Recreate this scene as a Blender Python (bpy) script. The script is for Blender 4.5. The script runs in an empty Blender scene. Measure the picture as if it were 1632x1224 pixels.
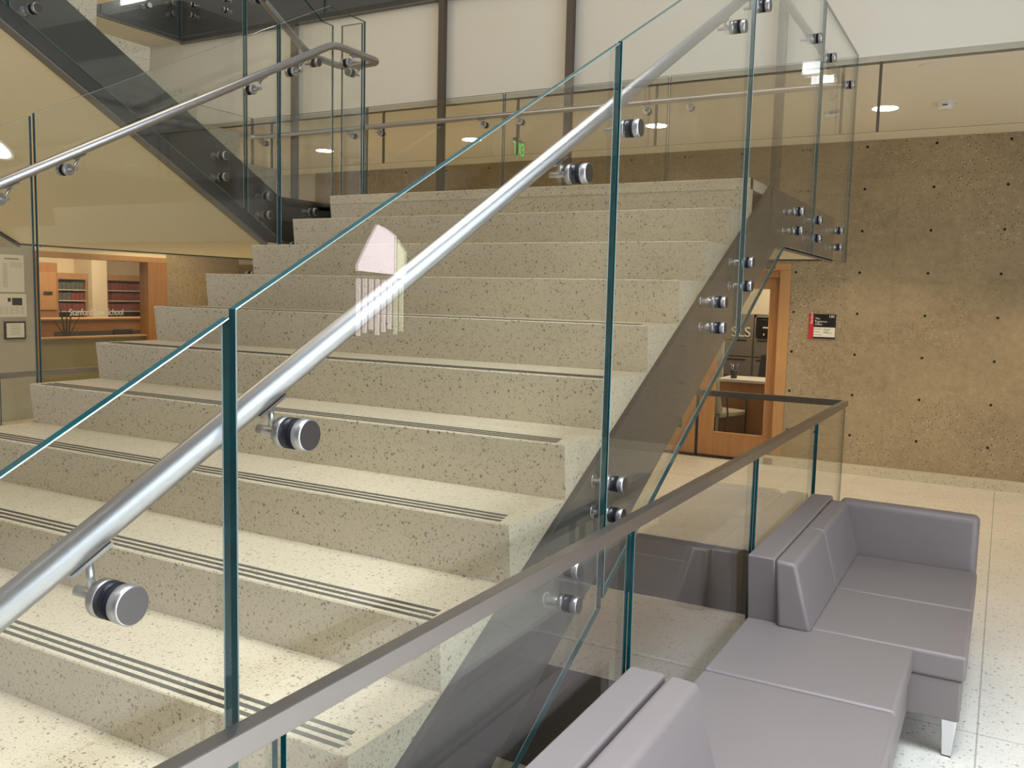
import bpy, bmesh, math, random
from mathutils import Vector, Matrix
random.seed(7)
S = bpy.context.scene
COL = bpy.context.collection
PI = math.pi

# ------------------------------------------------------------------ materials
def newmat(name):
    m = bpy.data.materials.new(name); m.use_nodes = True
    nt = m.node_tree; nt.nodes.clear()
    out = nt.nodes.new('ShaderNodeOutputMaterial')
    return m, nt, out
def nd(nt, t, **k):
    n = nt.nodes.new(t)
    for a, v in k.items(): setattr(n, a, v)
    return n
def inp(n, **k):
    for a, v in k.items(): n.inputs[a.replace('_', ' ')].default_value = v
    return n
def rgb(c): return (c[0], c[1], c[2], 1)
def mix(nt, fac, a, b, mode='MIX'):
    m = nd(nt, 'ShaderNodeMixRGB', blend_type=mode)
    for s, v in ((0, fac), (1, a), (2, b)):
        if hasattr(v, 'links') or hasattr(v, 'is_linked'): nt.links.new(v, m.inputs[s])
        else: m.inputs[s].default_value = v if s == 0 else rgb(v)
    return m.outputs[0]
def math_(nt, op, a, b=0.0, c=None):
    m = nd(nt, 'ShaderNodeMath', operation=op)
    for s, v in ((0, a), (1, b), (2, c)):
        if v is None: continue
        if hasattr(v, 'is_linked'): nt.links.new(v, m.inputs[s])
        else: m.inputs[s].default_value = v
    return m.outputs[0]
def ramp(nt, v, p0, p1, c0=(0,0,0), c1=(1,1,1)):
    r = nd(nt, 'ShaderNodeValToRGB')
    r.color_ramp.elements[0].position = p0; r.color_ramp.elements[1].position = p1
    r.color_ramp.elements[0].color = rgb(c0); r.color_ramp.elements[1].color = rgb(c1)
    nt.links.new(v, r.inputs[0]); return r.outputs[0]
def noise(nt, co, scale, detail=3, rough=.5):
    n = nd(nt, 'ShaderNodeTexNoise'); n.inputs['Scale'].default_value = scale
    n.inputs['Detail'].default_value = detail; n.inputs['Roughness'].default_value = rough
    nt.links.new(co, n.inputs['Vector']); return n.outputs['Fac']
def coords(nt): return nd(nt, 'ShaderNodeNewGeometry').outputs['Position']
def plain(name, col, rough=.5, metal=0., spec=.5, var=.06, scale=6., bump=0., bscale=200., coat=0.):
    m, nt, out = newmat(name); p = nd(nt, 'ShaderNodeBsdfPrincipled')
    inp(p, Roughness=rough, Metallic=metal); p.inputs['Specular IOR Level'].default_value = spec
    p.inputs['Coat Weight'].default_value = coat
    co = coords(nt); n = noise(nt, co, scale)
    c = mix(nt, n, [x*(1-var) for x in col], [min(1, x*(1+var)) for x in col])
    nt.links.new(c, p.inputs['Base Color'])
    if bump:
        b = nd(nt, 'ShaderNodeBump'); b.inputs['Strength'].default_value = bump; b.inputs['Distance'].default_value = .002
        nt.links.new(noise(nt, co, bscale), b.inputs['Height']); nt.links.new(b.outputs[0], p.inputs['Normal'])
    nt.links.new(p.outputs[0], out.inputs[0]); return m
def emit(name, col, s):
    m, nt, out = newmat(name); e = nd(nt, 'ShaderNodeEmission'); e.inputs[0].default_value = rgb(col); e.inputs[1].default_value = s
    nt.links.new(e.outputs[0], out.inputs[0]); return m

def terrazzo(name, base, speck, scale=95., amount=.33, rough=.35, joints=None):
    m, nt, out = newmat(name); p = nd(nt, 'ShaderNodeBsdfPrincipled'); inp(p, Roughness=rough)
    co = coords(nt)
    wn = nd(nt, 'ShaderNodeTexNoise'); wn.inputs['Scale'].default_value = 70; nt.links.new(co, wn.inputs['Vector'])
    wv = nd(nt, 'ShaderNodeVectorMath', operation='MULTIPLY_ADD'); nt.links.new(wn.outputs['Color'], wv.inputs[0]); wv.inputs[1].default_value = (.016, .016, .016); nt.links.new(co, wv.inputs[2]); cw = wv.outputs[0]
    big = noise(nt, co, 1.6, 4); c = mix(nt, ramp(nt, big, .3, .7), [x*.93 for x in base], [min(1, x*1.05) for x in base])
    # pale chips, then dark chips of two sizes
    for sc, am, colr, th, op in ((scale*.8, .40, [min(1, x*1.16) for x in base], .55, .4), (scale*1.25, amount+.27, speck, .54, .52), (scale*.62, .32, [x*.8 for x in speck], .44, .72), (scale*.33, .06, [x*.6 for x in speck], .22, .7)):
        v = nd(nt, 'ShaderNodeTexVoronoi'); v.inputs['Scale'].default_value = sc; nt.links.new(cw, v.inputs['Vector'])
        v.inputs['Randomness'].default_value = 1
        sep = nd(nt, 'ShaderNodeSeparateColor'); nt.links.new(v.outputs['Color'], sep.inputs[0])
        near = math_(nt, 'LESS_THAN', v.outputs['Distance'], math_(nt, 'MULTIPLY', sep.outputs[1], th))
        chosen = math_(nt, 'LESS_THAN', sep.outputs[0], am)
        f = math_(nt, 'MULTIPLY', near, chosen)
        c = mix(nt, math_(nt, 'MULTIPLY', f, op), c, colr)
    if joints:
        s2 = nd(nt, 'ShaderNodeSeparateXYZ'); nt.links.new(co, s2.inputs[0])
        for ax, off, per in joints:
            mm = math_(nt, 'PINGPONG', math_(nt, 'SUBTRACT', s2.outputs[ax], off), per/2)
            c = mix(nt, math_(nt, 'MULTIPLY', math_(nt, 'LESS_THAN', mm, .0035), .6), c, [x*.35 for x in base])
    nt.links.new(c, p.inputs['Base Color']); nt.links.new(p.outputs[0], out.inputs[0]); return m

def concrete():
    m, nt, out = newmat('exposed aggregate concrete'); p = nd(nt, 'ShaderNodeBsdfPrincipled'); inp(p, Roughness=.85)
    co = coords(nt)
    c = mix(nt, ramp(nt, noise(nt, co, 1.3, 5, .6), .3, .72), (.25, .19, .11), (.385, .30, .18))
    c = mix(nt, math_(nt, 'MULTIPLY', ramp(nt, noise(nt, co, 14, 5, .7), .35, .75), .45), c, (.52, .42, .27))
    c = mix(nt, math_(nt, 'MULTIPLY', ramp(nt, noise(nt, co, 60, 3, .7), .45, .8), .5), c, (.25, .19, .11))
    patch = ramp(nt, noise(nt, co, 1.1, 2), .42, .62)
    for sc, am, colr, th in ((44, .26, (.52, .45, .32), .36), (38, .50, (.10, .075, .045), .46), (22, .30, (.05, .04, .025), .26)):
        v = nd(nt, 'ShaderNodeTexVoronoi'); v.inputs['Scale'].default_value = sc; nt.links.new(co, v.inputs['Vector'])
        sep = nd(nt, 'ShaderNodeSeparateColor'); nt.links.new(v.outputs['Color'], sep.inputs[0])
        f = math_(nt, 'MULTIPLY', math_(nt, 'LESS_THAN', v.outputs['Distance'], math_(nt, 'MULTIPLY', sep.outputs[1], th)), math_(nt, 'LESS_THAN', sep.outputs[0], am))
        f = math_(nt, 'MULTIPLY', f, math_(nt, 'ADD', math_(nt, 'MULTIPLY', patch, .75), .15))
        c = mix(nt, f, c, colr)
    s = nd(nt, 'ShaderNodeSeparateXYZ'); nt.links.new(co, s.inputs[0]); X, Y, Z = s.outputs
    # board seams: rough-edged darker lines cast into the wall
    wob = math_(nt, 'MULTIPLY', math_(nt, 'SUBTRACT', noise(nt, co, 9, 2), .5), .05)
    for axis, off, per, w, k in ((X, -1.02, 2.5, .012, .35), (Z, 1.98, 1.04, .03, .28)):
        d = math_(nt, 'PINGPONG', math_(nt, 'SUBTRACT', math_(nt, 'ADD', axis, wob), off), per/2)
        f = math_(nt, 'MULTIPLY', math_(nt, 'MULTIPLY', math_(nt, 'LESS_THAN', d, w), ramp(nt, noise(nt, co, 3, 3), .4, .6)), k)
        c = mix(nt, f, c, (.2, .155, .09))
    # cast tie holes on a 0.625 x 0.415 m grid
    dx = math_(nt, 'PINGPONG', math_(nt, 'SUBTRACT', X, -.703), .3135)
    dz = math_(nt, 'PINGPONG', math_(nt, 'SUBTRACT', Z, 1.640), .2075)
    dist = math_(nt, 'SQRT', math_(nt, 'ADD', math_(nt, 'MULTIPLY', dx, dx), math_(nt, 'MULTIPLY', dz, dz)))
    dist = math_(nt, 'ADD', dist, math_(nt, 'MULTIPLY', math_(nt, 'SUBTRACT', noise(nt, co, 60, 2), .5), .01))
    c = mix(nt, math_(nt, 'LESS_THAN', dist, .0135), c, (.012, .01, .007))
    b = nd(nt, 'ShaderNodeBump'); b.inputs['Strength'].default_value = .6; b.inputs['Distance'].default_value = .004
    nt.links.new(noise(nt, co, 45, 5, .75), b.inputs['Height']); nt.links.new(b.outputs[0], p.inputs['Normal'])
    nt.links.new(c, p.inputs['Base Color']); nt.links.new(p.outputs[0], out.inputs[0]); return m

def wood(name, a, b, axis='Z', rough=.4):
    m, nt, out = newmat(name); p = nd(nt, 'ShaderNodeBsdfPrincipled'); inp(p, Roughness=rough)
    mp = nd(nt, 'ShaderNodeMapping'); nt.links.new(coords(nt), mp.inputs[0])
    mp.inputs['Scale'].default_value = (22, 22, 1.2) if axis == 'Z' else (2, 2, 22)
    n = noise(nt, mp.outputs[0], 1.5, 4, .6)
    nt.links.new(mix(nt, ramp(nt, n, .3, .7), a, b), p.inputs['Base Color']); nt.links.new(p.outputs[0], out.inputs[0]); return m

def brushed(name, col, rough=.28, aniso=0., radial=False):
    m, nt, out = newmat(name); p = nd(nt, 'ShaderNodeBsdfPrincipled'); inp(p, Metallic=1.)
    p.inputs['Base Color'].default_value = rgb(col); p.inputs['Anisotropic'].default_value = aniso
    n = noise(nt, coords(nt), 120, 2); r = math_(nt, 'ADD', math_(nt, 'MULTIPLY', n, .06), rough-.03)
    nt.links.new(r, p.inputs['Roughness'])
    if radial:
        t = nd(nt, 'ShaderNodeTangent', direction_type='RADIAL', axis='Z'); nt.links.new(t.outputs[0], p.inputs['Tangent'])
        p.inputs['Anisotropic'].default_value = .85
    nt.links.new(p.outputs[0], out.inputs[0]); return m

def pane_glass(name, tint=(.975, .982, .970), r0=.04, k=1.0):
    # clear architectural glass: sees straight through, mirrors by the angle of view
    m, nt, out = newmat(name)
    lw = nd(nt, 'ShaderNodeLayerWeight'); lw.inputs['Blend'].default_value = .5
    f = math_(nt, 'ADD', math_(nt, 'MULTIPLY', math_(nt, 'POWER', lw.outputs['Facing'], 5.), (1-r0)*k), r0*k)
    t = nd(nt, 'ShaderNodeBsdfTransparent'); t.inputs[0].default_value = rgb(tint)
    g = nd(nt, 'ShaderNodeBsdfGlossy'); g.inputs['Roughness'].default_value = 0.0; g.inputs[0].default_value = (1, 1, 1, 1)
    x = nd(nt, 'ShaderNodeMixShader'); nt.links.new(f, x.inputs[0]); nt.links.new(t.outputs[0], x.inputs[1]); nt.links.new(g.outputs[0], x.inputs[2])
    nt.links.new(x.outputs[0], out.inputs[0]); return m

M = {}
M['terr'] = terrazzo('stair terrazzo', (.515, .445, .325), (.095, .075, .048), 150)
M['floor'] = terrazzo('floor terrazzo', (.70, .67, .60), (.36, .35, .32), 90, .02, .22, joints=((0, .012, 3.2), (1, 3.97, 4.5)))
M['base'] = terrazzo('base terrazzo', (.60, .53, .38), (.3, .27, .2), 90, .3)
M['strip'] = plain('dark grip strip', (.05, .045, .03), .8, bump=.4, bscale=600)
M['steel'] = plain('dark bronze painted steel', (.060, .057, .053), .34, var=.12, scale=3)
M['steeledge'] = plain('grey primed steel edge', (.14, .13, .11), .45)
M['post'] = plain('bronze steel post', (.075, .055, .038), .5)
M['plaster'] = plain('beige plaster', (.80, .69, .46), .8, var=.02)
M['white'] = plain('off white painted wall', (.66, .63, .55), .8, var=.015)
M['ceil'] = plain('lobby ceiling paint', (.88, .83, .70), .8, var=.015)
M['tan'] = plain('tan plaster', (.30, .25, .17), .8, var=.02)
M['soffitw'] = plain('white soffit plaster', (.75, .73, .67), .8, var=.02)
M['grey'] = plain('grey painted wall panel', (.34, .325, .27), .6, var=.03)
M['conc'] = concrete()
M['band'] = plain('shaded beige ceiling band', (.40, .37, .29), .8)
M['reveal'] = plain('ceiling reveal', (.28, .25, .19), .8)
M['ss'] = brushed('satin stainless steel', (.46, .455, .465), .36)
M['cap'] = brushed('stainless cap rail', (.37, .345, .335), .30)
M['disc'] = plain('turned stainless disc', (.17, .16, .158), .36, metal=1., var=.03, scale=2)
M['rubber'] = plain('black rubber gasket', (.006, .006, .010), .7, spec=.15)
M['glass'] = pane_glass('clear balustrade glass')
M['wglass'] = pane_glass('clear window glass', (.97, .97, .96), .02, .7)
M['curtain'] = pane_glass('smoke curtain glass', (.985, .985, .98), .015, .5)
M['gedge'] = plain('green glass edge', (.003, .045, .052), .12, var=.5, scale=25, spec=.3)
M['gcham'] = plain('polished glass arris', (.16, .20, .18), .2, var=.2, scale=30, spec=.5)
M['gedge2'] = plain('thin glass edge', (.05, .085, .06), .15, var=.2)
M['leather'] = plain('mauve grey leather', (.185, .158, .153), .45, var=.04, scale=4, bump=.25, bscale=450)
M['seam'] = plain('leather seam', (.09, .075, .075), .6)
M['alu'] = brushed('satin aluminium leg', (.75, .76, .78), .35)
M['black'] = plain('black plastic', (.012, .012, .013), .4)
M['wood'] = wood('orange cherry wood', (.34, .155, .055), (.42, .205, .08))
M['woodl'] = wood('light cherry frame', (.44, .235, .095), (.51, .285, .12))
M['woodh'] = wood('horizontal cherry wood', (.42, .17, .05), (.52, .24, .075), 'X')
M['cream'] = plain('cream office wall', (.86, .76, .55), .8)
M['cab'] = plain('taupe steel cabinet', (.215, .185, .15), .5)
M['cabd'] = plain('cabinet recess', (.035, .028, .022), .6)
M['carpet'] = plain('grey office carpet', (.09, .085, .07), .95, bump=.5)
M['desktop'] = plain('pale desk top', (.70, .66, .58), .4)
M['paper'] = plain('white paper', (.62, .61, .54), .7, var=.01)
M['ink'] = plain('grey print', (.25, .24, .21), .8)
M['red'] = plain('red sign strip', (.55, .025, .045), .4)
M['signk'] = plain('black sign panel', (.012, .012, .014), .35)
M['signw'] = plain('cream sign insert', (.80, .76, .66), .4)
M['letter'] = plain('cream lettering', (.85, .80, .68), .5)
M['fabric'] = plain('dotted beige upholstery', (.42, .36, .24), .9)
M['chairmetal'] = plain('dark chair frame', (.05, .045, .035), .4)
M['mesh'] = plain('charcoal mesh fabric', (.03, .03, .035), .8)
M['brown'] = plain('bronze outlet plate', (.10, .055, .03), .4)
M['redbook'] = plain('maroon book cloth', (.22, .045, .04), .7, var=.3, scale=20)
M['greybook'] = plain('grey green book cloth', (.10, .11, .09), .7, var=.3, scale=20)
M['leaf'] = plain('dark leaf', (.04, .04, .02), .5)
M['mat'] = plain('dark taupe floor band', (.062, .052, .045), .9, bump=.4)
M['frost'] = plain('olive frosted panel', (.22, .19, .10), .35, var=.25, scale=1.2)
M['plastic'] = plain('white plastic', (.78, .75, .66), .5)
M['sky'] = emit('cool daylight pane', (.78, .88, 1.0), 5.2)
M['sky2'] = emit('clerestory daylight pane', (.92, .96, 1.0), 30.)
M['arch'] = emit('pinkish daylight pane', (1.0, .86, .95), 8.)
M['arch2'] = emit('yellowish daylight pane', (.95, 1.0, .70), 6.)
M['lamp'] = emit('warm lamp lens', (1.0, .93, .80), 22.)
M['exit'] = emit('green lit lettering', (.16, .9, .14), 1.0)
M['exitpane'] = pane_glass('green tinted acrylic', (.95, .99, .95), .03)

# ------------------------------------------------------------------ geometry helpers
class MB:
    def __init__(s, turn=None): s.bm = bmesh.new(); s.mats = []; s.turn = turn   # turn: (angle, centre, shift)
    def mi(s, m):
        if m not in s.mats: s.mats.append(m)
        return s.mats.index(m)
    def face(s, vs, m):
        try:
            f = s.bm.faces.new(vs); f.material_index = s.mi(m); return f
        except ValueError: return None
    def box(s, x0, x1, y0, y1, z0, z1, m, bev=0., seg=2):
        x0, x1 = sorted((x0, x1)); y0, y1 = sorted((y0, y1)); z0, z1 = sorted((z0, z1))
        return s.hexa([(x0,y0,z0),(x1,y0,z0),(x1,y1,z0),(x0,y1,z0),(x0,y0,z1),(x1,y0,z1),(x1,y1,z1),(x0,y1,z1)], m, bev, seg)
    def hexa(s, c, m, bev=0., seg=2):
        v = [s.bm.verts.new(p) for p in c]
        fs = [s.face([v[i] for i in q], m) for q in ((0,3,2,1),(4,5,6,7),(0,1,5,4),(1,2,6,5),(2,3,7,6),(3,0,4,7))]
        if bev:
            es = list({e for f in fs for e in f.edges})
            r = bmesh.ops.bevel(s.bm, geom=es, offset=bev, segments=seg, profile=.5, affect='EDGES')
            for f in r['faces']: f.material_index = s.mi(m); f.smooth = True
            for f in fs:
                if f.is_valid: f.smooth = True
        return fs
    def prism(s, pts, ax, a, b, m, mside=None):
        """polygon pts in the plane across axis ax (0: (y,z), 1: (x,z), 2: (x,y)), from a to b"""
        def P(p, t):
            return {0: (t, p[0], p[1]), 1: (p[0], t, p[1]), 2: (p[0], p[1], t)}[ax]
        A = [s.bm.verts.new(P(p, a)) for p in pts]; B = [s.bm.verts.new(P(p, b)) for p in pts]
        s.face(A, m); s.face(list(reversed(B)), m)
        n = len(pts)
        for i in range(n): s.face([A[i], B[i], B[(i+1) % n], A[(i+1) % n]], mside or m)
    def cyl(s, p0, p1, r, m, n=24, r2=None, cap=None, bev=0.):
        p0, p1 = Vector(p0), Vector(p1); d = (p1-p0); L = d.length; d.normalize()
        u = d.orthogonal().normalized(); w = d.cross(u); r2 = r if r2 is None else r2
        rings = [(p0, r), (p1, r2)] if not bev else [(p0, r-bev), (p0+d*bev, r), (p1-d*bev, r2), (p1, r2-bev)]
        R_ = [[s.bm.verts.new(c + (u*math.cos(2*PI*i/n)+w*math.sin(2*PI*i/n))*rr) for i in range(n)] for c, rr in rings]
        for a, b in zip(R_, R_[1:]):
            for i in range(n):
                f = s.face([a[i], a[(i+1) % n], b[(i+1) % n], b[i]], m)
                if f: f.smooth = True
        s.face(list(reversed(R_[0])), cap or m); s.face(R_[-1], cap or m)
    def tube(s, path, r, m, n=24):
        path = [Vector(p) for p in path]; rings = []; u = None
        for i, p in enumerate(path):
            t = ((path[min(i+1, len(path)-1)]-p).normalized() + (p-path[max(i-1, 0)]).normalized()).normalized()
            if u is None: u = t.orthogonal().normalized()
            u = (u - t*u.dot(t)).normalized(); w = t.cross(u)
            rings.append([s.bm.verts.new(p+(u*math.cos(2*PI*k/n)+w*math.sin(2*PI*k/n))*r) for k in range(n)])
        for a, b in zip(rings, rings[1:]):
            for k in range(n):
                f = s.face([a[k], a[(k+1) % n], b[(k+1) % n], b[k]], m)
                if f: f.smooth = True
        s.face(list(reversed(rings[0])), m); s.face(rings[-1], m)
    def build(s, name, parent=None):
        bmesh.ops.recalc_face_normals(s.bm, faces=s.bm.faces)
        if s.turn:
            a, c, v = s.turn; bmesh.ops.rotate(s.bm, verts=s.bm.verts, cent=c, matrix=Matrix.Rotation(a, 3, 'Z')); bmesh.ops.translate(s.bm, verts=s.bm.verts, vec=v)
        me = bpy.data.meshes.new(name); s.bm.to_mesh(me); s.bm.free()
        for m in s.mats: me.materials.append(M[m])
        o = bpy.data.objects.new(name, me); COL.objects.link(o)
        if parent is not None:
            o.parent = parent; o.matrix_parent_inverse = parent.matrix_basis.inverted() if parent.parent is None else Matrix()
        return o
def tag(o, label, cat, group=None):
    o['label'] = label; o['category'] = cat
    if group: o['group'] = group
    return o
def thing(name, loc, label, cat, group=None):
    o = bpy.data.objects.new(name, None); o.location = loc; o.empty_display_size = .1; COL.objects.link(o)
    return tag(o, label, cat, group)
def part(name, mb, parent, label=None):
    """mb is in world coordinates; children keep their world place"""
    o = mb.build(name)
    o.parent = parent
    w = Matrix.Identity(4); q = parent
    while q is not None: w = (q.matrix_parent_inverse @ q.matrix_basis) @ w; q = q.parent
    o.matrix_parent_inverse = w.inverted()
    if label: o['label'] = label
    return o
def struct(name, mb, label=None, parent=None):
    o = mb.build(name); o['kind'] = 'structure'
    if label: o['label'] = label
    return o
def fillet(pts, r=.06, n=8):
    """round the corners of a polyline"""
    pts = [Vector(p) for p in pts]; out = [pts[0]]
    for a, b, c in zip(pts, pts[1:], pts[2:]):
        d1 = (a-b).normalized(); d2 = (c-b).normalized(); rr = min(r, (a-b).length*.45, (c-b).length*.45)
        p, q = b+d1*rr, b+d2*rr
        for i in range(n+1):
            t = i/n; out.append(p*(1-t)**2 + b*2*t*(1-t) + q*t*t)
    out.append(pts[-1]); return out
def text(body, size, loc, rot, mat, parent, name='lettering', ext=.0008, align='LEFT', sx=1.0):
    cu = bpy.data.curves.new(name, 'FONT'); cu.body = body; cu.size = size; cu.extrude = ext; cu.align_x = align
    cu.materials.append(M[mat]); f = bpy.data.objects.new(name, cu); COL.objects.link(f)
    bpy.context.view_layer.update(); me = bpy.data.meshes.new_from_object(f.evaluated_get(bpy.context.evaluated_depsgraph_get()))
    bpy.data.objects.remove(f); o = bpy.data.objects.new(name, me); COL.objects.link(o)
    o.parent = parent
    w = Matrix.Identity(4); q = parent
    while q is not None: w = (q.matrix_parent_inverse @ q.matrix_basis) @ w; q = q.parent
    o.matrix_parent_inverse = w.inverted()
    o.location = loc; o.rotation_euler = rot; o.scale = (sx, 1, 1); return o
def pane(mb, plane, c, pts, th=.016, m='glass', e='gedge', ch=.0014, chm='gcham'):
    """glass pane: polygon pts in the plane (plane 0: x=c, pts (y,z); plane 1: y=c, pts (x,z)); polished arrises"""
    n = len(pts); cx = sum(p[0] for p in pts)/n; cz = sum(p[1] for p in pts)/n
    area = sum(pts[i][0]*pts[(i+1) % n][1]-pts[(i+1) % n][0]*pts[i][1] for i in range(n))
    if area < 0: pts = list(reversed(pts))
    ins = []
    for i in range(n):
        p, q, r = pts[i-1], pts[i], pts[(i+1) % n]
        def nrm(a, b):
            dx, dz = b[0]-a[0], b[1]-a[1]; L = math.hypot(dx, dz); return (-dz/L, dx/L)
        n1, n2 = nrm(p, q), nrm(q, r); bx, bz = n1[0]+n2[0], n1[1]+n2[1]; L = bx*n1[0]+bz*n1[1]
        ins.append((q[0]+bx/L*ch, q[1]+bz/L*ch))
    def P(p, d): return (c+d, p[0], p[1]) if plane == 0 else (p[0], c+d, p[1])
    h = th/2; bm = mb.bm
    F = [bm.verts.new(P(p, h)) for p in ins]; F2 = [bm.verts.new(P(p, h-ch)) for p in pts]
    B2 = [bm.verts.new(P(p, -h+ch)) for p in pts]; B = [bm.verts.new(P(p, -h)) for p in ins]
    mb.face(F, m); mb.face(list(reversed(B)), m)
    for i in range(n):
        j = (i+1) % n
        mb.face([F[i], F2[i], F2[j], F[j]], chm); mb.face([F2[i], B2[i], B2[j], F2[j]], e); mb.face([B2[i], B[i], B[j], B2[j]], chm)

# ------------------------------------------------------------------ camera
F = Vector((-0.48342908, 0.8696992, -0.09959728)); roll = 2.42853454e-02
r0 = F.cross(Vector((0, 0, 1))).normalized(); u0 = r0.cross(F)
Rr = r0*math.cos(roll)+u0*math.sin(roll); U = -r0*math.sin(roll)+u0*math.cos(roll)
cam = bpy.data.cameras.new('camera'); co = bpy.data.objects.new('camera', cam); COL.objects.link(co)
cam.sensor_width = 36; cam.lens = 1408.577/1632*36; cam.clip_start = .02; cam.clip_end = 200
co.matrix_world = Matrix(((Rr.x, U.x, -F.x, 0), (Rr.y, U.y, -F.y, 0), (Rr.z, U.z, -F.z, 1.741), (0, 0, 0, 1)))
S.camera = co

# ------------------------------------------------------------------ stair dimensions
R, T = .165, .3173
Y0, Z0 = .99, .66                       # nosing of tread 0
XR, XL = -1.0785, -3.595
ZL = Z0+10*R                            # landing 2.31
def nose(y): return Z0+(y-Y0)*.52
YA, TU = 4.10, .303                     # upper flight: first riser, tread
SU = R/TU
def unose(y): return ZL+R+(YA-y)*SU
LY1 = 6.33                              # far edge of the landing
ZB = 2.026                              # underside

# ------------------------------------------------------------------ room shell
b = MB(); b.box(-10.1, 4.1, -8.2, 9.66, -.12, 0, 'floor'); struct('floor', b)
b = MB(); b.box(-14.6, 4.1, 9.66, 14.1, -.12, 0, 'carpet'); struct('floor_office', b)
b = MB(); b.box(-14.6, -10.1, 3.0, 9.66, -.12, 0, 'carpet'); struct('floor_study', b)
YW = 9.565
DX0, DX1, DZ = -4.1, -2.0, 2.145        # door opening in the far wall
b = MB()
b.box(DX1, 4.0, YW, YW+.2, 0, 3.363, 'conc'); b.box(-8.517, DX0, YW, YW+.2, 0, 3.363, 'conc'); b.box(DX0, DX1, YW, YW+.2, DZ, 3.363, 'conc')
b.box(-10.0, -8.517, YW, YW+.2, 0, 2.1, 'conc'); b.box(-10.0, -8.517, YW-.005, YW+.2, 2.1, 3.363, 'white')
struct('wall_far', b)
b = MB(); b.box(DX1, 4.0, YW-.06, YW, 0, .1, 'base'); b.box(-10, DX0, YW-.06, YW, 0, .1, 'base'); struct('baseboard_far', b)
# lobby ceiling and the tall wall over its edge
b = MB(); b.box(-10, 4, 6.60, YW+.2, 3.363, 3.46, 'ceil'); struct('ceiling', b)
b = MB(); b.box(-10, 4, 6.539, 6.70, 3.405, 6.6, 'white'); b.box(-10, 4, 6.541, 6.549, 3.366, 3.405, 'band'); b.box(-10, 4, 6.565, 6.60, 3.363, 3.405, 'reveal'); struct('wall_bulkhead', b)
# left wall: grey panel, window opening, concrete
b = MB(); b.box(-10.15, -10, 1.0, 6.40, 0, 4.2, 'grey'); b.box(-10.15, -10, 8.26, YW+.2, 0, 3.4, 'conc'); b.box(-10.15, -10, 6.40, 8.26, 2.13, 3.4, 'plaster')
b.box(-10.15, -10, 6.40, 8.26, 0, .16, 'base')
struct('wall_left', b)
b = MB(); b.box(-10, -9.96, 1.0, YW-.06, 0, .15, 'base'); struct('baseboard_left', b)
# right wall: large daylight windows toward the entrance, and an arched one by the lobby
def window_frame(mb, axis, c, s, a0, a1, z0, z1, na, nz, w=.03):
    for i in range(na+1):
        a = a0+(a1-a0)*i/na
        mb.box(c, c+s*.07, a-w, a+w, z0-w, z1+w, 'steel') if axis == 0 else mb.box(a-w, a+w, c, c+s*.07, z0-w, z1+w, 'steel')
    for i in range(nz+1):
        z = z0+(z1-z0)*i/nz
        mb.box(c, c+s*.06, a0, a1, z-w, z+w, 'steel') if axis == 0 else mb.box(a0, a1, c, c+s*.06, z-w, z+w, 'steel')
XW = 4.0
b = MB(); b.box(XW, XW+.2, -8, 9.76, 0, 8, 'tan'); struct('wall_right', b)
b = MB(); b.box(-10, XW, -8.2, -8, 0, 8, 'tan'); struct('wall_near', b)
b = MB(); window_frame(b, 0, XW, -1, -5.5, 3.3, .3, 5.6, 7, 3); o = struct('window_2', b)
b = MB(); b.box(XW-.02, XW-.012, -5.5, 3.3, .3, 5.6, 'sky'); part('window_pane', b, o)
for nm, x0, x1, z0, z1 in (('window_3', -4.35, -3.90, 6.78, 7.22), ('window_4', -4.14, -3.66, 6.54, 6.72)):
    b = MB(); b.box(x0-.04, x1+.04, -8, -7.97, z0-.04, z1+.04, 'steel'); o = struct(nm, b)
    b = MB(); b.box(x0, x1, -7.968, -7.955, z0, z1, 'sky2'); part('window_pane', b, o)
b = MB(); b.box(-6.94, -6.46, 6.522, 6.5385, 4.70, 4.97, 'steel'); o = struct('added_window', b)  # unseen bright pane added for its reflection in the upper guard glass
b = MB(); b.box(-6.90, -6.50, 6.518, 6.524, 4.74, 4.93, 'sky2'); part('window_pane', b, o)
b = MB(); b.prism([(7.25, 1.15), (8.20, 1.15), (8.20, 2.24), (8.02, 2.40), (7.80, 2.50), (7.62, 2.54), (7.45, 2.35), (7.25, 2.04)], 0, XW, XW-.03, 'steel'); o = struct('window_5', b)
b = MB(); b.prism([(7.30, 1.96), (7.95, 1.94), (7.95, 2.36), (7.80, 2.42), (7.63, 2.46), (7.50, 2.30), (7.30, 2.02)], 0, XW-.032, XW-.04, 'arch')
b.prism([(7.98, 1.90), (8.14, 1.90), (8.14, 2.20), (7.98, 2.33)], 0, XW-.032, XW-.04, 'arch2')
for i in range(8):
    y = 7.31+i*.108; b.box(XW-.04, XW-.032, y, y+.026, 1.28+.03*(i % 3), 1.88, 'arch' if i < 6 else 'arch2')
part('window_pane', b, o)

# upper floor around the void: dark steel edge, white soffit, guard glass
b = MB(); b.box(-10, -7.6, 5.50, 6.539, 4.262, 4.62, 'white'); b.box(-7.62, -7.595, 5.50, 6.52, 4.255, 4.66, 'steel'); b.box(-7.62, -7.59, 5.50, 6.52, 4.245, 4.258, 'steeledge')
b.box(-7.62, XW, 6.50, 6.538, 4.245, 4.66, 'steel'); b.box(-7.62, XW, 6.495, 6.538, 4.232, 4.246, 'steeledge')
b.box(-10, -7.62, 5.48, 5.50, 4.255, 4.66, 'steel')
struct('trim_1', b, 'dark bronze steel edge of the upper floor')
b = MB(); b.box(-10, -6.6, -8, 5.40, 4.28, 4.62, 'plaster'); struct('ceiling_2', b)

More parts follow.
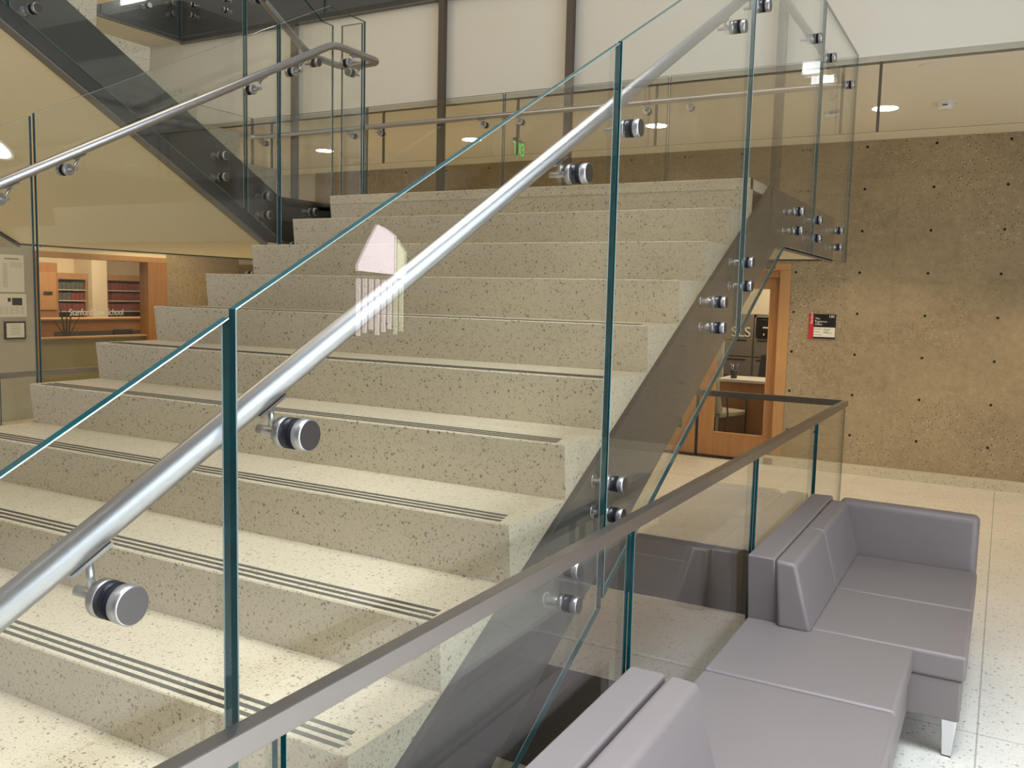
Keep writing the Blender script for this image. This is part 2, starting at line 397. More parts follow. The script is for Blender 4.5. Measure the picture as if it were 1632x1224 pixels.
# ------------------------------------------------------------------ brackets and standoffs
def standoff_geo(p, d, L, glass_c, r=.026):
    """p: centre on the carrying face, d: outward unit axis, L: distance to the glass centre"""
    p, d = Vector(p), Vector(d)
    m = MB(); m.cyl(p, p+d*(L-.0125), r*.55, 'ss', 20); m.cyl(p, p+d*.006, r*.85, 'ss', 20)
    m.cyl(p+d*(L-.026), p+d*(L-.0125), r, 'ss', 28, bev=.0015)
    m.cyl(p+d*(L+.0125), p+d*(L+.031), r, 'ss', 32, cap='disc', bev=.002)
    g = MB(); g.cyl(p+d*(L-.0125), p+d*(L+.0125), r*.97, 'rubber', 28)
    return m, g
def standoff(parent, p, d, L, r=.026):
    m, g = standoff_geo(p, d, L, None, r); s = part('standoff', m, parent); part('gasket', g, s); return s
def bracket(parent, gp, d, rail, along, r=.026):
    """gp: point on the glass centre plane; d: unit axis from the disc side to the rail side; rail: nearest rail centre; along: rail direction"""
    gp, d, rail, along = Vector(gp), Vector(d), Vector(rail), Vector(along).normalized()
    m = MB()
    m.cyl(gp-d*.0130, gp-d*.033, r, 'ss', 36, cap='disc', bev=.002)
    m.cyl(gp+d*.0130, gp+d*.028, r, 'ss', 30, bev=.0015)
    e = gp+d*.080; m.cyl(gp+d*.02, e, .0078, 'ss', 18, bev=.001)
    under = (Vector((0, 0, -1)) - along*Vector((0, 0, -1)).dot(along)).normalized()
    q = rail+under*.024; s = gp+d*.047
    m.cyl(s, q, .0055, 'ss', 14)
    side = along.cross(under)
    c = [q+along*sx*.034+side*sy*.009+under*sz for sz in (.0035, -.0015) for sx, sy in ((-1, -1), (1, -1), (1, 1), (-1, 1))]
    m.hexa(c, 'ss')
    b = part('bracket', m, parent)
    g = MB(); g.cyl(gp-d*.0130, gp+d*.0130, r*.97, 'rubber', 30); part('gasket', g, b)
    return b

# ------------------------------------------------------------------ lower staircase
st = thing('staircase', (-2.3, 1.0, 0), 'wide speckled terrazzo stair with dark steel sides climbing to the landing', 'staircase')
for k in range(-3, 10):
    y, z = Y0+k*T, Z0+k*R
    yb = y+.016
    m = MB()
    m.prism([(y+.002, z), (y+T+.016, z), (y+T+.016, z-.035), (y+.05, z-R-.02), (yb, z-R), (y, z-.004)], 0, XL, XR, 'terr')
    s = part('step', m, st)
    for q in (.022, .050, .078):
        g = MB(); g.box(XL+.055, XR-.03-q*.25, y+q-.0065, y+q+.0065, z-.001, z+.0012, 'strip'); part('grip_strip', g, s)
for x0, x1 in ((-1.0785, -1.058), (-3.615, -3.595)):
    m = MB()
    yb0 = (0-Z0+.178)/.52+Y0; yb1 = (0-Z0+.555)/.52+Y0
    yt = (ZL-Z0+.178)/.52+Y0
    m.prism([(yb0, 0), (yb1, 0), (Y0+(ZB-Z0+.540)/.52, ZB), (yt, ZB), (yt, ZL)], 0, x0, x1, 'steel')
    xe = x0 if x0 > -2 else x1
    m.prism([(yb0, .0), (yb0+.012, 0), (yt+.012, ZL), (yt, ZL)], 0, x0+.0005, x1-.0005, 'steeledge')
    part('stringer', m, st, 'dark bronze steel stringer')
m = MB(); m.prism([(.75, .02), (.80, .0), (4.5, ZB+.005-.02), (4.5, ZB+.09), (.75, .10)], 0, XL, XR, 'soffitw'); part('soffit', m, st, 'white plaster underside')

# landing
ln = thing('stair_landing', (-3.5, 5.2, ZL), 'terrazzo landing with dark steel edge between the two stair flights', 'landing')
m = MB(); y10 = Y0+10*T
m.prism([(XR, y10+.002), (XR, LY1-.02), (-6.45, LY1-.02), (-6.45, YA), (-3.94, YA), (-3.94, 4.74), (XL, 4.74), (XL, y10+.002)], 2, ZL-.05, ZL, 'terr')
m.prism([(y10, ZL-.004), (y10+.002, ZL), (y10+.05, ZL), (y10+.05, ZL-R-.02), (y10+.016, ZL-R)], 0, XL, XR, 'terr')
part('landing_slab', m, ln)
m = MB(); m.prism([(XR, 4.5), (XR, LY1-.02), (-6.43, LY1-.02), (-6.43, YA+.05), (-3.96, YA+.05), (-3.96, 4.76), (XL, 4.76), (XL, 4.5)], 2, ZB+.010, ZB+.03, 'plaster'); part('soffit', m, ln, 'plaster underside')
m = MB(); m.box(XR, -1.058, 4.49, LY1, ZB, ZL, 'steel'); m.box(-1.09, -1.058, 4.62, LY1, ZB-.006, ZB+.006, 'steeledge'); part('edge_plate', m, ln)
m = MB(); m.box(-6.45, XR, LY1-.02, LY1, ZB, ZL, 'steel'); part('edge_plate', m, ln)
m = MB(); m.box(-6.47, -6.45, YA, LY1, ZB, ZL, 'steel'); part('edge_plate', m, ln)
m = MB(); m.box(-3.96, -3.94, YA, 4.76, ZB, ZL, 'steel'); part('edge_plate', m, ln)
m = MB(); m.box(-3.94, XL, 4.74, 4.76, ZB, ZL, 'steel'); m.box(-3.615, XL, 4.3, 4.74, ZB, ZL, 'steel'); part('edge_plate', m, ln)

# upper flight, returning toward the viewer above the left side
us = thing('staircase', (-5.2, 2.0, ZL), 'upper stair flight with dark stringer and beige plaster underside above the glass', 'staircase')
for k in range(14):
    y, z = YA-k*TU, ZL+(k+1)*R
    m = MB(); m.prism([(y, z), (y-TU-.01, z), (y-TU-.01, z-.03), (y-.04, z-R-.01), (y-.01, z-R)], 0, -6.43, -3.96, 'terr'); part('step', m, us)
def ust(h, y): return unose(y)+h
yt = YA-14*TU
for x0, x1 in ((-3.965, -3.94), (-6.45, -6.43)):
    m = MB(); m.prism([(YA+.02, ZB), (YA+.02, ZL), (YA, ust(-.165, YA)), (yt, ust(-.165, yt)), (yt, ust(-.50, yt)), (4.0, ZB)], 0, x0, x1, 'steel')
    part('stringer', m, us, 'dark bronze steel stringer')
    m = MB(); xa = x0-.012 if x0 < -5 else x0-.02
    m.prism([(4.0, ZB-.004), (yt, ust(-.504, yt)), (yt, ust(-.514, yt)), (4.0, ZB-.016)], 0, x0-.03 if x0 > -5 else x0, x1+.002, 'steeledge'); part('stringer_flange', m, us)
m = MB(); m.prism([(YA+.05, ZB+.012), (4.0, ZB+.012), (yt, ust(-.485, yt)), (yt, ust(-.40, yt)), (YA+.05, ZB+.09)], 0, -6.43, -3.965, 'plaster'); part('soffit', m, us, 'beige plaster underside')

# lamp set in the sloping underside
nv = Vector((0, -SU, -1)).normalized(); c = Vector((-5.22, 3.08, 0)); c.z = ust(-.485, 3.08)
lp = thing('ceiling_light', c, 'bright recessed lamp in the sloping beige underside of the upper flight', 'light')
m = MB(); m.cyl(c-nv*.02, c+nv*.012, .15, 'plastic', 32); part('trim_ring', m, lp)
m = MB(); m.cyl(c+nv*.010, c+nv*.016, .12, 'lamp', 32); part('lens', m, lp)

# ------------------------------------------------------------------ glass balustrades
XG, XGL, XGU, YG, XGW = -.985, -3.670, -3.862, 6.395, -6.495
ZT = 3.383
def gpanel(label, plane, c, pts, offs, d, L, group, loc=None):
    """offs: points on the glass where standoffs go; d: axis from carrier to glass; L length"""
    y = sum(p[0] for p in pts)/len(pts); z = min(p[1] for p in pts)
    t = thing('glass_balustrade_panel', (c, y, z) if plane == 0 else (y, c, z), label, 'glass panel', group)
    m = MB(); pane(m, plane, c, pts); part('glass_pane', m, t)
    for a, b_ in offs:
        p = Vector((c, a, b_)) if plane == 0 else Vector((a, c, b_))
        standoff(t, p-Vector(d)*L, d, L, .024)
    return t
def tz(y): return min(nose(y)+1.084, ZT)
def bz(y, o=-.518): return max(0.02, min(nose(y)+o, 2.035))
ykt = Y0+(ZT-Z0-1.084)/.52               # where the top turns level
ykb = Y0+(2.035-Z0+.50)/.52
dX = (1, 0, 0); Lr = XG+1.058
g1 = 'clear glass panels along the right side of the lower stair'
gpanel('clear glass stair panel nearest the camera, its top edge cut off by the picture', 0, XG, [(-.45, .03), (.13, .03), (.916, bz(.916)), (.916, nose(.916)+1.078), (-.45, nose(-.45)+1.078)], [(.40, nose(.40)-.22), (.40, nose(.40)-.32), (-.0, .05)][:2], dX, Lr, g1)
gpanel('clear glass stair panel in front of the steps, with the pink arch reflection', 0, XG, [(.928, bz(.928)), (2.325, bz(2.325)), (2.325, tz(2.325)), (.928, tz(.928))], [(1.10, nose(1.1)-.22), (1.10, nose(1.1)-.33), (2.119, 1.010), (2.119, .912)], dX, Lr, g1)
gpanel('clear glass stair panel beside the upper steps of the lower flight', 0, XG, [(2.341, bz(2.341, -.50)), (3.715, bz(3.715, -.48)), (3.715, tz(3.715)), (2.341, tz(2.341))], [(2.42, 1.19), (2.42, 1.095), (3.415, 1.735), (3.415, 1.635)], dX, Lr, g1)
gpanel('clear glass panel where the stair meets the landing, level at its far end', 0, XG, [(3.731, bz(3.731, -.48)), (4.50, 2.015), (5.185, 2.015), (5.185, ZT), (ykt, ZT), (3.731, tz(3.731))], [(3.80, 1.905), (3.80, 1.805), (4.785, 2.210), (4.785, 2.112)], dX, Lr, g1)
gpanel('clear glass panel at the far outer corner of the landing', 0, XG, [(5.201, 2.015), (6.389, 2.015), (6.389, ZT), (5.201, ZT)], [(5.30, 2.210), (5.30, 2.108), (6.03, 2.206), (6.03, 2.100)], dX, Lr, g1)
g2 = 'clear glass panels along the back of the landing'
for (x0, x1, lb) in ((-2.279, -.993, 'clear glass panel closing the back of the landing at its outer corner'), (-3.682, -2.295, 'clear glass panel at the back of the landing, in front of the green exit sign'),
                     (-5.090, -3.698, 'clear glass panel at the back of the landing, crossed by the middle dark post'), (-6.487, -5.106, 'clear glass panel at the back of the landing, behind the upper flight')):
    gpanel(lb, 1, YG, [(x0, 2.02), (x1, 2.02), (x1, ZT-.006), (x0, ZT-.006)], [(x0+.22, 2.21), (x0+.22, 2.11), (x1-.22, 2.21), (x1-.22, 2.11)], (0, 1, 0), YG-LY1, g2)
gpanel('clear glass panel closing the far side of the landing beyond the upper flight', 0, XGW, [(4.2, 2.02), (6.387, 2.02), (6.387, ZT), (4.2, ZT)], [(4.5, 2.21), (4.5, 2.11), (6.1, 2.21), (6.1, 2.11)], (-1, 0, 0), .025, None)
g3 = 'clear glass panels along the left side of the lower stair'
Ll = -3.615-XGL
def tzl(y): return min(nose(y)+1.09, 3.440)
gpanel('clear glass stair panel beside the lowest visible steps, in front of the notice wall', 0, XGL, [(.95, bz(.95)), (2.344, bz(2.344)), (2.344, tzl(2.344)-.004), (.95, tzl(.95)-.004)], [(1.2, nose(1.2)-.22), (1.2, nose(1.2)-.33), (2.1, nose(2.1)-.22), (2.1, nose(2.1)-.33)], (-1, 0, 0), Ll, g3)
gpanel('long clear glass stair panel crossing the dark stringer of the upper flight', 0, XGL, [(2.360, bz(2.36)), (3.808, bz(3.808)), (3.808, tzl(3.808)), (2.360, tzl(2.36))], [(2.5, nose(2.5)-.2), (2.5, nose(2.5)-.3), (3.6, nose(3.6)-.2), (3.6, nose(3.6)-.3)], (-1, 0, 0), Ll, g3)
yk2 = Y0+(3.440-Z0-1.09)/.52
gpanel('clear glass panel ending the stair guard where the handrail turns back', 0, XGL, [(3.824, bz(3.824)), (4.46, 2.035), (4.575, 2.035), (4.575, 3.440), (yk2, 3.440), (3.824, tzl(3.824))], [(3.95, nose(3.95)-.2), (4.45, 2.21), (4.45, 2.11)], (-1, 0, 0), Ll, g3)
g4 = 'clear glass panels beside the upper flight'
Lu = XGU+3.94
def tu(y): return max(unose(y)+1.10, 3.417)
def bu(y): return max(unose(y)-.505+.03, 2.03)
yk3 = YA+(R+ZL+1.10-3.417)/SU
yk4 = YA+(ZL+R-.475-2.03)/SU
gpanel('clear glass panel at the foot of the upper flight', 0, XGU, [(3.757, bu(3.757)), (yk4, 2.03), (4.495, 2.03), (4.495, 3.417), (yk3, 3.417), (3.757, tu(3.757))], [(3.916, 2.287), (3.916, 2.180), (4.313, 2.235), (4.313, 2.130)], dX, Lu, g4)
gpanel('clear glass panel over the dark stringer of the upper flight', 0, XGU, [(2.385, bu(2.385)), (3.741, bu(3.741)), (3.741, tu(3.741)), (2.385, tu(2.385))], [(2.50, 3.065), (2.50, 2.955), (3.580, 2.474), (3.580, 2.358)], dX, Lu, g4)
gpanel('clear glass panel of the upper flight cut off by the picture corner', 0, XGU, [(1.0, bu(1.0)), (2.369, bu(2.369)), (2.369, tu(2.369)), (1.0, tu(1.0))], [(1.2, unose(1.2)-.2), (1.2, unose(1.2)-.31), (2.2, unose(2.2)-.2), (2.2, unose(2.2)-.31)], dX, Lu, g4)
t = gpanel('narrow clear glass panel closing the gap between the two flights at the handrail bend', 1, 4.568, [(-3.848, 2.035), (-3.684, 2.035), (-3.684, 3.432), (-3.848, 3.432)], [], dX, .1, None)
# guard of the upper floor
def gup(label, plane, c, pts, offs, d):
    t = gpanel(label, plane, c, pts, offs, d, .075, 'clear glass panels over the dark edge of the upper floor'); return t
gup('clear glass panel over the short return of the dark upper floor edge', 0, -7.52, [(5.52, 4.26), (6.40, 4.26), (6.40, 5.6), (5.52, 5.6)], [(6.34-.3, 4.57), (6.34-.3, 4.468), (6.33, 4.575), (6.33, 4.471)], dX)
gup('clear glass panel over the dark upper floor edge, next to its inner corner', 1, 6.42, [(-7.50, 4.26), (-5.62, 4.26), (-5.62, 5.6), (-7.50, 5.6)], [(-7.34, 4.56), (-7.34, 4.458), (-6.88, 4.55), (-6.88, 4.448)], (0, -1, 0))
gup('clear glass panel over the dark upper floor edge above the posts', 1, 6.42, [(-5.60, 4.26), (-3.7, 4.26), (-3.7, 5.6), (-5.60, 5.6)], [(-5.2, 4.56), (-5.2, 4.458)], (0, -1, 0))

# ------------------------------------------------------------------ handrails
XH, RH = -1.038, .0212
ZH = 3.188
def rz(y): return min(nose(y)+.886, ZH)
yh = Y0+(ZH-Z0-.886)/.52
hr = thing('handrail', (XH, 1.5, 2.0), 'round satin steel handrail running up the near side and around the landing', 'handrail')
path = fillet([(XH, -.9, rz(-.9)), (XH, yh, ZH), (XH, 6.338, ZH), (-6.437, 6.338, ZH), (-6.437, 4.45, ZH), (-6.437, 3.0, ZH+1.45*SU-.0)], .09)
m = MB(); m.tube(path, RH, 'ss', 32); part('rail_tube', m, hr)
al = Vector((0, T, R)).normalized()
for y, z in ((-.30, nose(-.3)+.81), (.727, 1.333), (1.058, 1.512), (2.09, 2.055), (2.437, 2.228), (3.50, 2.795), (3.86, 2.975)):
    bracket(hr, (XG, y, z), (-1, 0, 0), (XH, y-.012, rz(y-.012)), al)
for y in (5.0, 5.42, 6.12):
    bracket(hr, (XG, y, 3.135), (-1, 0, 0), (XH, y, ZH), (0, 1, 0))
for x in (-1.135, -2.12, -2.45, -3.53, -3.87, -4.93, -5.25, -6.33):
    bracket(hr, (x, YG, 3.135), (0, -1, 0), (x, 6.338, ZH), (1, 0, 0))
XA, XB = XGL+.056, XGU-.056
hl = thing('handrail', (XA, 2.5, 2.4), 'round satin steel handrail that turns back at the landing and climbs the upper flight', 'handrail')
ZA = 3.205
ya2 = Y0+(ZA-Z0-.868)/.52; yb2 = YA+(ZL+R+.86-ZA)/SU
path = fillet([(XA, .6, nose(.6)+.868), (XA, ya2, ZA), (XA, 4.66, ZA), (XB, 4.66, ZA), (XB, yb2, ZA), (XB, .4, unose(.4)+.86)], .075)
m = MB(); m.tube(path, RH, 'ss', 28); part('rail_tube', m, hl)
for y in (2.19, 2.50, 3.60, 3.92):
    bracket(hl, (XGL, y, nose(y)+.80), (1, 0, 0), (XA, y+.02, nose(y+.02)+.868), al)
bracket(hl, (XGL, 4.40, 3.145), (1, 0, 0), (XA, 4.40, ZA), (0, 1, 0))
bracket(hl, (-3.775, 4.568, 3.135), (0, 1, 0), (-3.775, 4.66, ZA), (1, 0, 0))
bl = Vector((0, -TU, R)).normalized()
for y, z in ((4.33, 3.15), (4.20, None), (3.86, None), (2.6, None)):
    if y == 4.20: continue
    z = z or unose(y)+.79
    bracket(hl, (XGU, y, z), (-1, 0, 0), (XB, y, ZA if y > 4.2 else unose(y)+.86), (0, 1, 0) if y > 4.2 else bl)

# ------------------------------------------------------------------ low guards with a square steel cap
def cap_line(Y): return -.903+(Y-.2)*(.047/5.8)          # outer edge of the cap
gd = thing('guard_rail', (-.9, 3.0, 0), 'low glass guard with square steel cap from the foreground, turning beneath the landing', 'guard rail')
m = MB(); w, h, zt, yc = .030, .040, 1.12, 6.02
xa, xc = cap_line(.0), cap_line(yc)
m.prism([(xa, .0), (xc, yc), (-3.45, yc), (-3.45, yc-w), (xc-w, yc-w), (xa-w, .0)], 2, zt-h, zt, 'cap')
bmesh.ops.bevel(m.bm, geom=[e for e in m.bm.edges if abs(e.verts[0].co.z-e.verts[1].co.z) < 1e-4], offset=.0016, segments=1, affect='EDGES')
part('cap_rail', m, gd)
js = [.0, .945, 2.345, 3.755, 5.065, yc-.008]
for i, (a, b_) in enumerate(zip(js, js[1:])):
    m = MB(); x = cap_line((a+b_)/2)-w/2; pane(m, 0, x, [(a+.004, .03), (b_-.004, .03), (b_-.004, zt-h+.003), (a+.004, zt-h+.003)], .0127, 'glass', 'gedge', .0008); part('glass_pane', m, gd)
for a, b_ in ((-3.44, -2.34), (-2.332, xc-w/2-.004)):
    m = MB(); pane(m, 1, yc-w/2, [(a, .03), (b_, .03), (b_, zt-h+.003), (a, zt-h+.003)], .0127, 'glass', 'gedge2', .0008, 'gedge2'); part('glass_pane', m, gd)
m = MB(); m.prism([(xa-.004, 0), (xc-.004, yc-.003), (-3.45, yc-.003), (-3.45, yc-w+.003), (xc-w+.004, yc-w+.003), (xa-w+.004, 0)], 2, 0, .034, 'ss'); part('base_channel', m, gd)
g5 = thing('guard_rail', (-6.08, 3.5, 0), 'low glass guard with dull steel cap standing before the office window and notices', 'guard rail')
m = MB(); m.box(-6.10, -6.06, .8, 6.0, 1.08, 1.12, 'cap', .002); part('cap_rail', m, g5)
for a, b_ in ((.8, 2.2), (2.21, 3.60), (3.61, 6.0)):
    m = MB(); pane(m, 0, -6.08, [(a, .03), (b_, .03), (b_, 1.083), (a, 1.083)], .0127, 'glass', 'gedge2', .0008, 'gedge2'); part('glass_pane', m, g5)
m = MB(); m.box(-6.095, -6.065, .8, 6.0, 0, .034, 'ss'); part('base_channel', m, g5)
for lb, y0, y1, x1 in (('dark taupe floor band under the stair, farther one by the turn of the guard', 4.83, 5.97, -.93), ('dark taupe floor band under the stair, nearer one by the sofa back', 2.78, 3.63, -.93)):
    m = MB(); m.box(-3.3, x1-.02, y0, y1, 0, .006, 'mat', .002, 1); tag(m.build('floor_band'), lb, 'mat', 'dark bands under the stair')  # thin dark taupe bands lying flat on the floor

# ------------------------------------------------------------------ sofas
def leg(parent, x, y, z1, r=.028):
    m = MB(); a, c = .017, r
    m.hexa([(x-a, y-a, 0.004), (x+a, y-a, 0.004), (x+a, y+a, 0.004), (x-a, y+a, 0.004), (x-c, y-c, z1), (x+c, y-c, z1), (x+c, y+c, z1), (x-c, y+c, z1)], 'alu', .003, 1)
    l = part('leg', m, parent); g = MB(); g.box(x-a*.9, x+a*.9, y-a*.9, y+a*.9, 0, .005, 'black'); part('glide', g, l)
def cushion(x0, x1, y0, y1, z0, z1, r=.018, crown=.006):
    m = MB(); m.box(x0, x1, y0, y1, z0, z1, 'leather', r, 4)
    return m
def back_cushion(y0, y1, zt=.70, far=False):
    m = MB()
    m.hexa([(-.735, y0, .415), (-.600, y0, .415), (-.600, y1, .415), (-.735, y1, .415), (-.757, y0, zt-.004), (-.672, y0, zt-.010), (-.672, y1, zt-.010), (-.757, y1, zt-.004)], 'leather', .016, 4)
    return m
ZS, ZK = .42, .70
def sofa_base(t, x0, x1, y0, y1):
    m = MB(); m.box(x0, x1, y0, y1, .155, .318, 'leather', .010, 3); part('base', m, t)
    m = MB(); m.box(x0+.004, x1-.004, y0+.004, y1-.004, .312, .326, 'seam'); part('piping', m, t)
s1 = thing('sofa', (-.45, 4.3, 0), 'grey leather sofa with a backrest and an arm at its far end, by the guard', 'sofa', None)
sofa_base(s1, -.862, -.052, 3.668, 5.02)
for a, b_ in ((3.660, 4.262), (4.266, 4.905)): part('seat_cushion', cushion(-.735, -.040, a, b_, .320, ZS, .014), s1)
m = MB(); m.hexa([(-.868, 3.664, .318), (-.722, 3.664, .318), (-.722, 4.99, .318), (-.868, 4.99, .318), (-.868, 3.600, ZK), (-.757, 3.600, ZK), (-.757, 4.99, ZK), (-.868, 4.99, ZK)], 'leather', .008, 3); part('back_frame', m, s1)
part('back_cushion', back_cushion(3.60, 4.235), s1); part('back_cushion', back_cushion(4.240, 4.925), s1)
m = MB(); m.hexa([(-.700, 4.915, .318), (-.046, 4.915, .318), (-.046, 5.04, .318), (-.700, 5.04, .318), (-.720, 4.925, ZK-.004), (-.046, 4.925, ZK-.010), (-.046, 5.04, ZK-.010), (-.720, 5.04, ZK-.004)], 'leather', .032, 4); part('armrest', m, s1)
for x in (-.82, -.088): leg(s1, x, 3.715, .157); leg(s1, x, 4.96, .157)
s2 = thing('ottoman', (-.55, 3.34, 0), 'square grey leather ottoman without a back between the two sofas', 'ottoman')
sofa_base(s2, -.862, -.236, 3.045, 3.648)
part('seat_cushion', cushion(-.870, -.226, 3.036, 3.652, .320, ZS, .014), s2)
for x in (-.82, -.28): leg(s2, x, 3.09, .157); leg(s2, x, 3.60, .157)
s3 = thing('sofa', (-.55, 2.0, 0), 'grey leather sofa nearest the camera, with a short backrest and an open far end', 'sofa')
sofa_base(s3, -.862, -.236, 1.0, 3.016)
part('seat_cushion', cushion(-.870, -.226, .99, 3.026, .320, ZS, .014), s3)
m = MB(); m.hexa([(-.868, 1.0, .41), (-.742, 1.0, .41), (-.742, 2.315, .41), (-.868, 2.315, .41), (-.868, 1.0, ZK), (-.765, 1.0, ZK), (-.765, 2.300, ZK), (-.868, 2.300, ZK)], 'leather', .008, 3); part('back_frame', m, s3)
m = back_cushion(1.0, 2.315); part('back_cushion', m, s3)
for x in (-.82, -.28): leg(s3, x, 1.05, .157); leg(s3, x, 2.97, .157)

# ------------------------------------------------------------------ posts, smoke curtain, ceiling fittings
for x, lb in ((-6.010, 'dark bronze post behind the landing glass at the upper flight'), (-4.345, 'dark bronze post behind the landing, between the exit sign and the upper handrail bend'), (-3.140, 'dark bronze post rising behind the handrail of the near glass'), (-1.500, 'dark bronze post behind the glass over the right end of the top step')):
    lb = lb.replace(', left of the centre', ', nearest the cut-off end of the dark upper edge').replace(' over the right end of the top step', ' at the corner of the landing')
    t = thing('steel_post', (x, 6.455, 2.0), lb, 'post', 'dark posts hanging behind the landing')
    m = MB(); m.box(x-.030, x+.030, 6.432, 6.482, 1.975, 4.235, 'post', .002, 1); part('post_shaft', m, t)
    m = MB(); m.box(x-.03, x+.03, 6.22, 6.44, 1.985, 2.012, 'post'); part('foot_bracket', m, t)
sc = thing('glass_smoke_curtain', (-3.5, 6.556, 3.1), 'clear glass draft curtain hung along the ceiling edge with thin dark joints', 'glass curtain')
jx = [-9.2, -7.8, -6.4, -5.035, -3.650, -2.443, -.857, .55, 1.95, 3.35]
for a, b_ in zip(jx, jx[1:]):
    m = MB(); pane(m, 1, 6.556, [(a+.008, 2.905), (b_-.008, 2.905), (b_-.008, 3.404), (a+.008, 3.404)], .008, 'curtain', 'gedge2', .001, 'gedge2'); part('glass_pane', m, sc)
for x in jx[1:-1]:
    m = MB(); m.box(x-.009, x+.009, 6.549, 6.563, 2.905, 3.404, 'post'); part('joint_strip', m, sc)
def light(kind, loc, e, col, size=.1, rot=(0, 0, 0), sy=None, spot=None, name='light'):
    l = bpy.data.lights.new(name, kind); l.energy = e; l.color = col
    if kind == 'AREA':
        l.size = size
        if sy: l.shape = 'RECTANGLE'; l.size_y = sy
    else: l.shadow_soft_size = size
    if kind == 'SPOT': l.spot_size = spot or 2.4; l.spot_blend = .45
    o = bpy.data.objects.new(name, l); o.location = loc; o.rotation_euler = rot; COL.objects.link(o); return o
WARM = (1.0, .80, .52)
for x, lb in ((-9.03, 'hidden'), (-7.03, 'recessed downlight seen past the stringer of the upper flight'), (-5.03, 'recessed downlight seen between the upper flight and the first clear post'), (-2.99, 'recessed downlight behind the near glass, under the landing handrail brackets'), (-1.00, 'recessed downlight nearest the smoke detector, over the concrete wall')):
    if lb != 'hidden':
        lb = lb.replace('between the upper flight and the first clear post', 'beside the slanted green glass edge, nearest the exit sign')
        t = thing('recessed_downlight', (x, 8.05, 3.363), 'round white '+lb, 'ceiling light', 'row of round downlights in the lobby ceiling')
        m = MB(); m.cyl((x, 8.05, 3.363), (x, 8.05, 3.357), .118, 'plastic', 32); part('trim_ring', m, t)
        m = MB(); m.cyl((x, 8.05, 3.358), (x, 8.05, 3.354), .098, 'lamp', 32); part('lens', m, t)
    light('SPOT', (x, 8.05, 3.33), 130, WARM, .09, spot=1.85, name='downlight_lamp')
light('SPOT', (1.0, 8.05, 3.33), 130, WARM, .09, spot=1.85, name='downlight_lamp')
for x, y, lb in ((-.545, 8.00, 'white smoke detector on the lobby ceiling, right beside the bare downlight'), (-1.36, 7.98, 'white smoke detector on the lobby ceiling seen through the landing glass')):
    t = thing('smoke_detector', (x, y, 3.363), lb, 'smoke detector')
    m = MB(); m.cyl((x, y, 3.363), (x, y, 3.350), .080, 'plastic', 28); m.cyl((x, y, 3.350), (x, y, 3.300), .070, 'plastic', 28, r2=.048); part('housing', m, t)
    m = MB(); m.box(x-.018, x+.018, y-.070, y-.058, 3.325, 3.332, 'cabd'); part('vent_slot', m, t)
m = MB(); m.cyl((-.58, 6.76, 3.363), (-.58, 6.76, 3.357), .066, 'plastic', 28); m.cyl((-.58, 6.76, 3.357), (-.58, 6.76, 3.355), .050, 'ceil', 28)
tag(m.build('ceiling_speaker'), 'small flat round cover on the ceiling near its edge', 'ceiling speaker')
ex = thing('exit_sign', (-3.88, 7.0, 3.0), 'green EXIT sign hanging edge-on behind the landing glass', 'exit sign')
m = MB(); m.box(-3.884, -3.876, 6.88, 7.12, 2.965, 3.115, 'exitpane'); part('sign_panel', m, ex)
m = MB(); m.cyl((-3.88, 7.0, 3.115), (-3.88, 7.0, 3.363), .006, 'ss', 12); m.box(-3.9, -3.86, 6.93, 7.07, 3.105, 3.122, 'ss'); part('hanging_rod', m, ex)
text('EXIT', .155, (-3.886, 7.112, 2.985), (PI/2, 0, -PI/2), 'exit', ex, ext=.002, sx=.62)

# ------------------------------------------------------------------ far door and sign
b = MB()
for x0, x1 in ((DX1-.115, DX1), (DX0, DX0+.115)): b.box(x0, x1, YW-.012, YW+.2, .1 if x0 > -3 else 0, DZ-.0705, 'woodl', .003, 1)
b.box(DX0, DX1, YW-.012, YW+.2, DZ-.07, DZ, 'woodl', .003, 1)
b.box(DX1-.26, DX1-.0, YW-.06, YW-.0121, 0, .1, 'base')
b.box(DX0+.115, DX1-.115, YW+.02, YW+.09, 2.00, DZ-.07, 'wood')
b.box(DX0, DX1, YW, YW+.25, 0, .006, 'black')
struct('trim_2', b, 'light cherry door frame')
def leaf(name, x0, x1, px0, px1, handle):
    y0, y1 = YW+.085, YW+.13; m = MB()
    m.box(x0, px0, y0, y1, .02, 2.00, 'wood'); m.box(px1, x1, y0, y1, .02, 2.00, 'wood'); m.box(px0, px1, y0, y1, .02, .275, 'wood'); m.box(px0, px1, y0, y1, 1.885, 2.00, 'wood')
    for a, c, d, e in ((px0, px1, .275, .287), (px0, px1, 1.873, 1.885), (px0, px0+.010, .275, 1.885), (px1-.010, px1, .275, 1.885)): m.box(a, c, y0-.004, y0+.02, d, e, 'woodl')
    o = struct(name, m, 'cherry door with a tall glass pane')
    g = MB(); g.box(px0, px1, y0+.018, y0+.026, .275, 1.885, 'wglass'); part('glass_pane', g, o)
    return o
leaf('door_1', -2.950, -2.115, -2.785, -2.222, 1); leaf('door_2', -3.985, -2.985, -3.75, -3.125, 0)
m = MB(); m.box(-2.983, -2.952, YW+.09, YW+.12, .006, 2.0, 'black'); struct('trim_3', m)
sg = thing('door_sign', (-1.655, YW-.012, 1.5), 'black, cream and red room sign on the concrete wall by the door', 'sign')
m = MB(); m.box(-1.748, -1.529, YW-.016, YW, 1.376, 1.628, 'signk'); part('sign_panel', m, sg)
m = MB(); m.box(-1.790, -1.746, YW-.018, YW, 1.370, 1.634, 'red'); part('red_strip', m, sg)
m = MB(); m.box(-1.742, -1.531, YW-.018, YW-.014, 1.392, 1.492, 'signw'); part('cream_insert', m, sg)
rt = (PI/2, 0, 0)
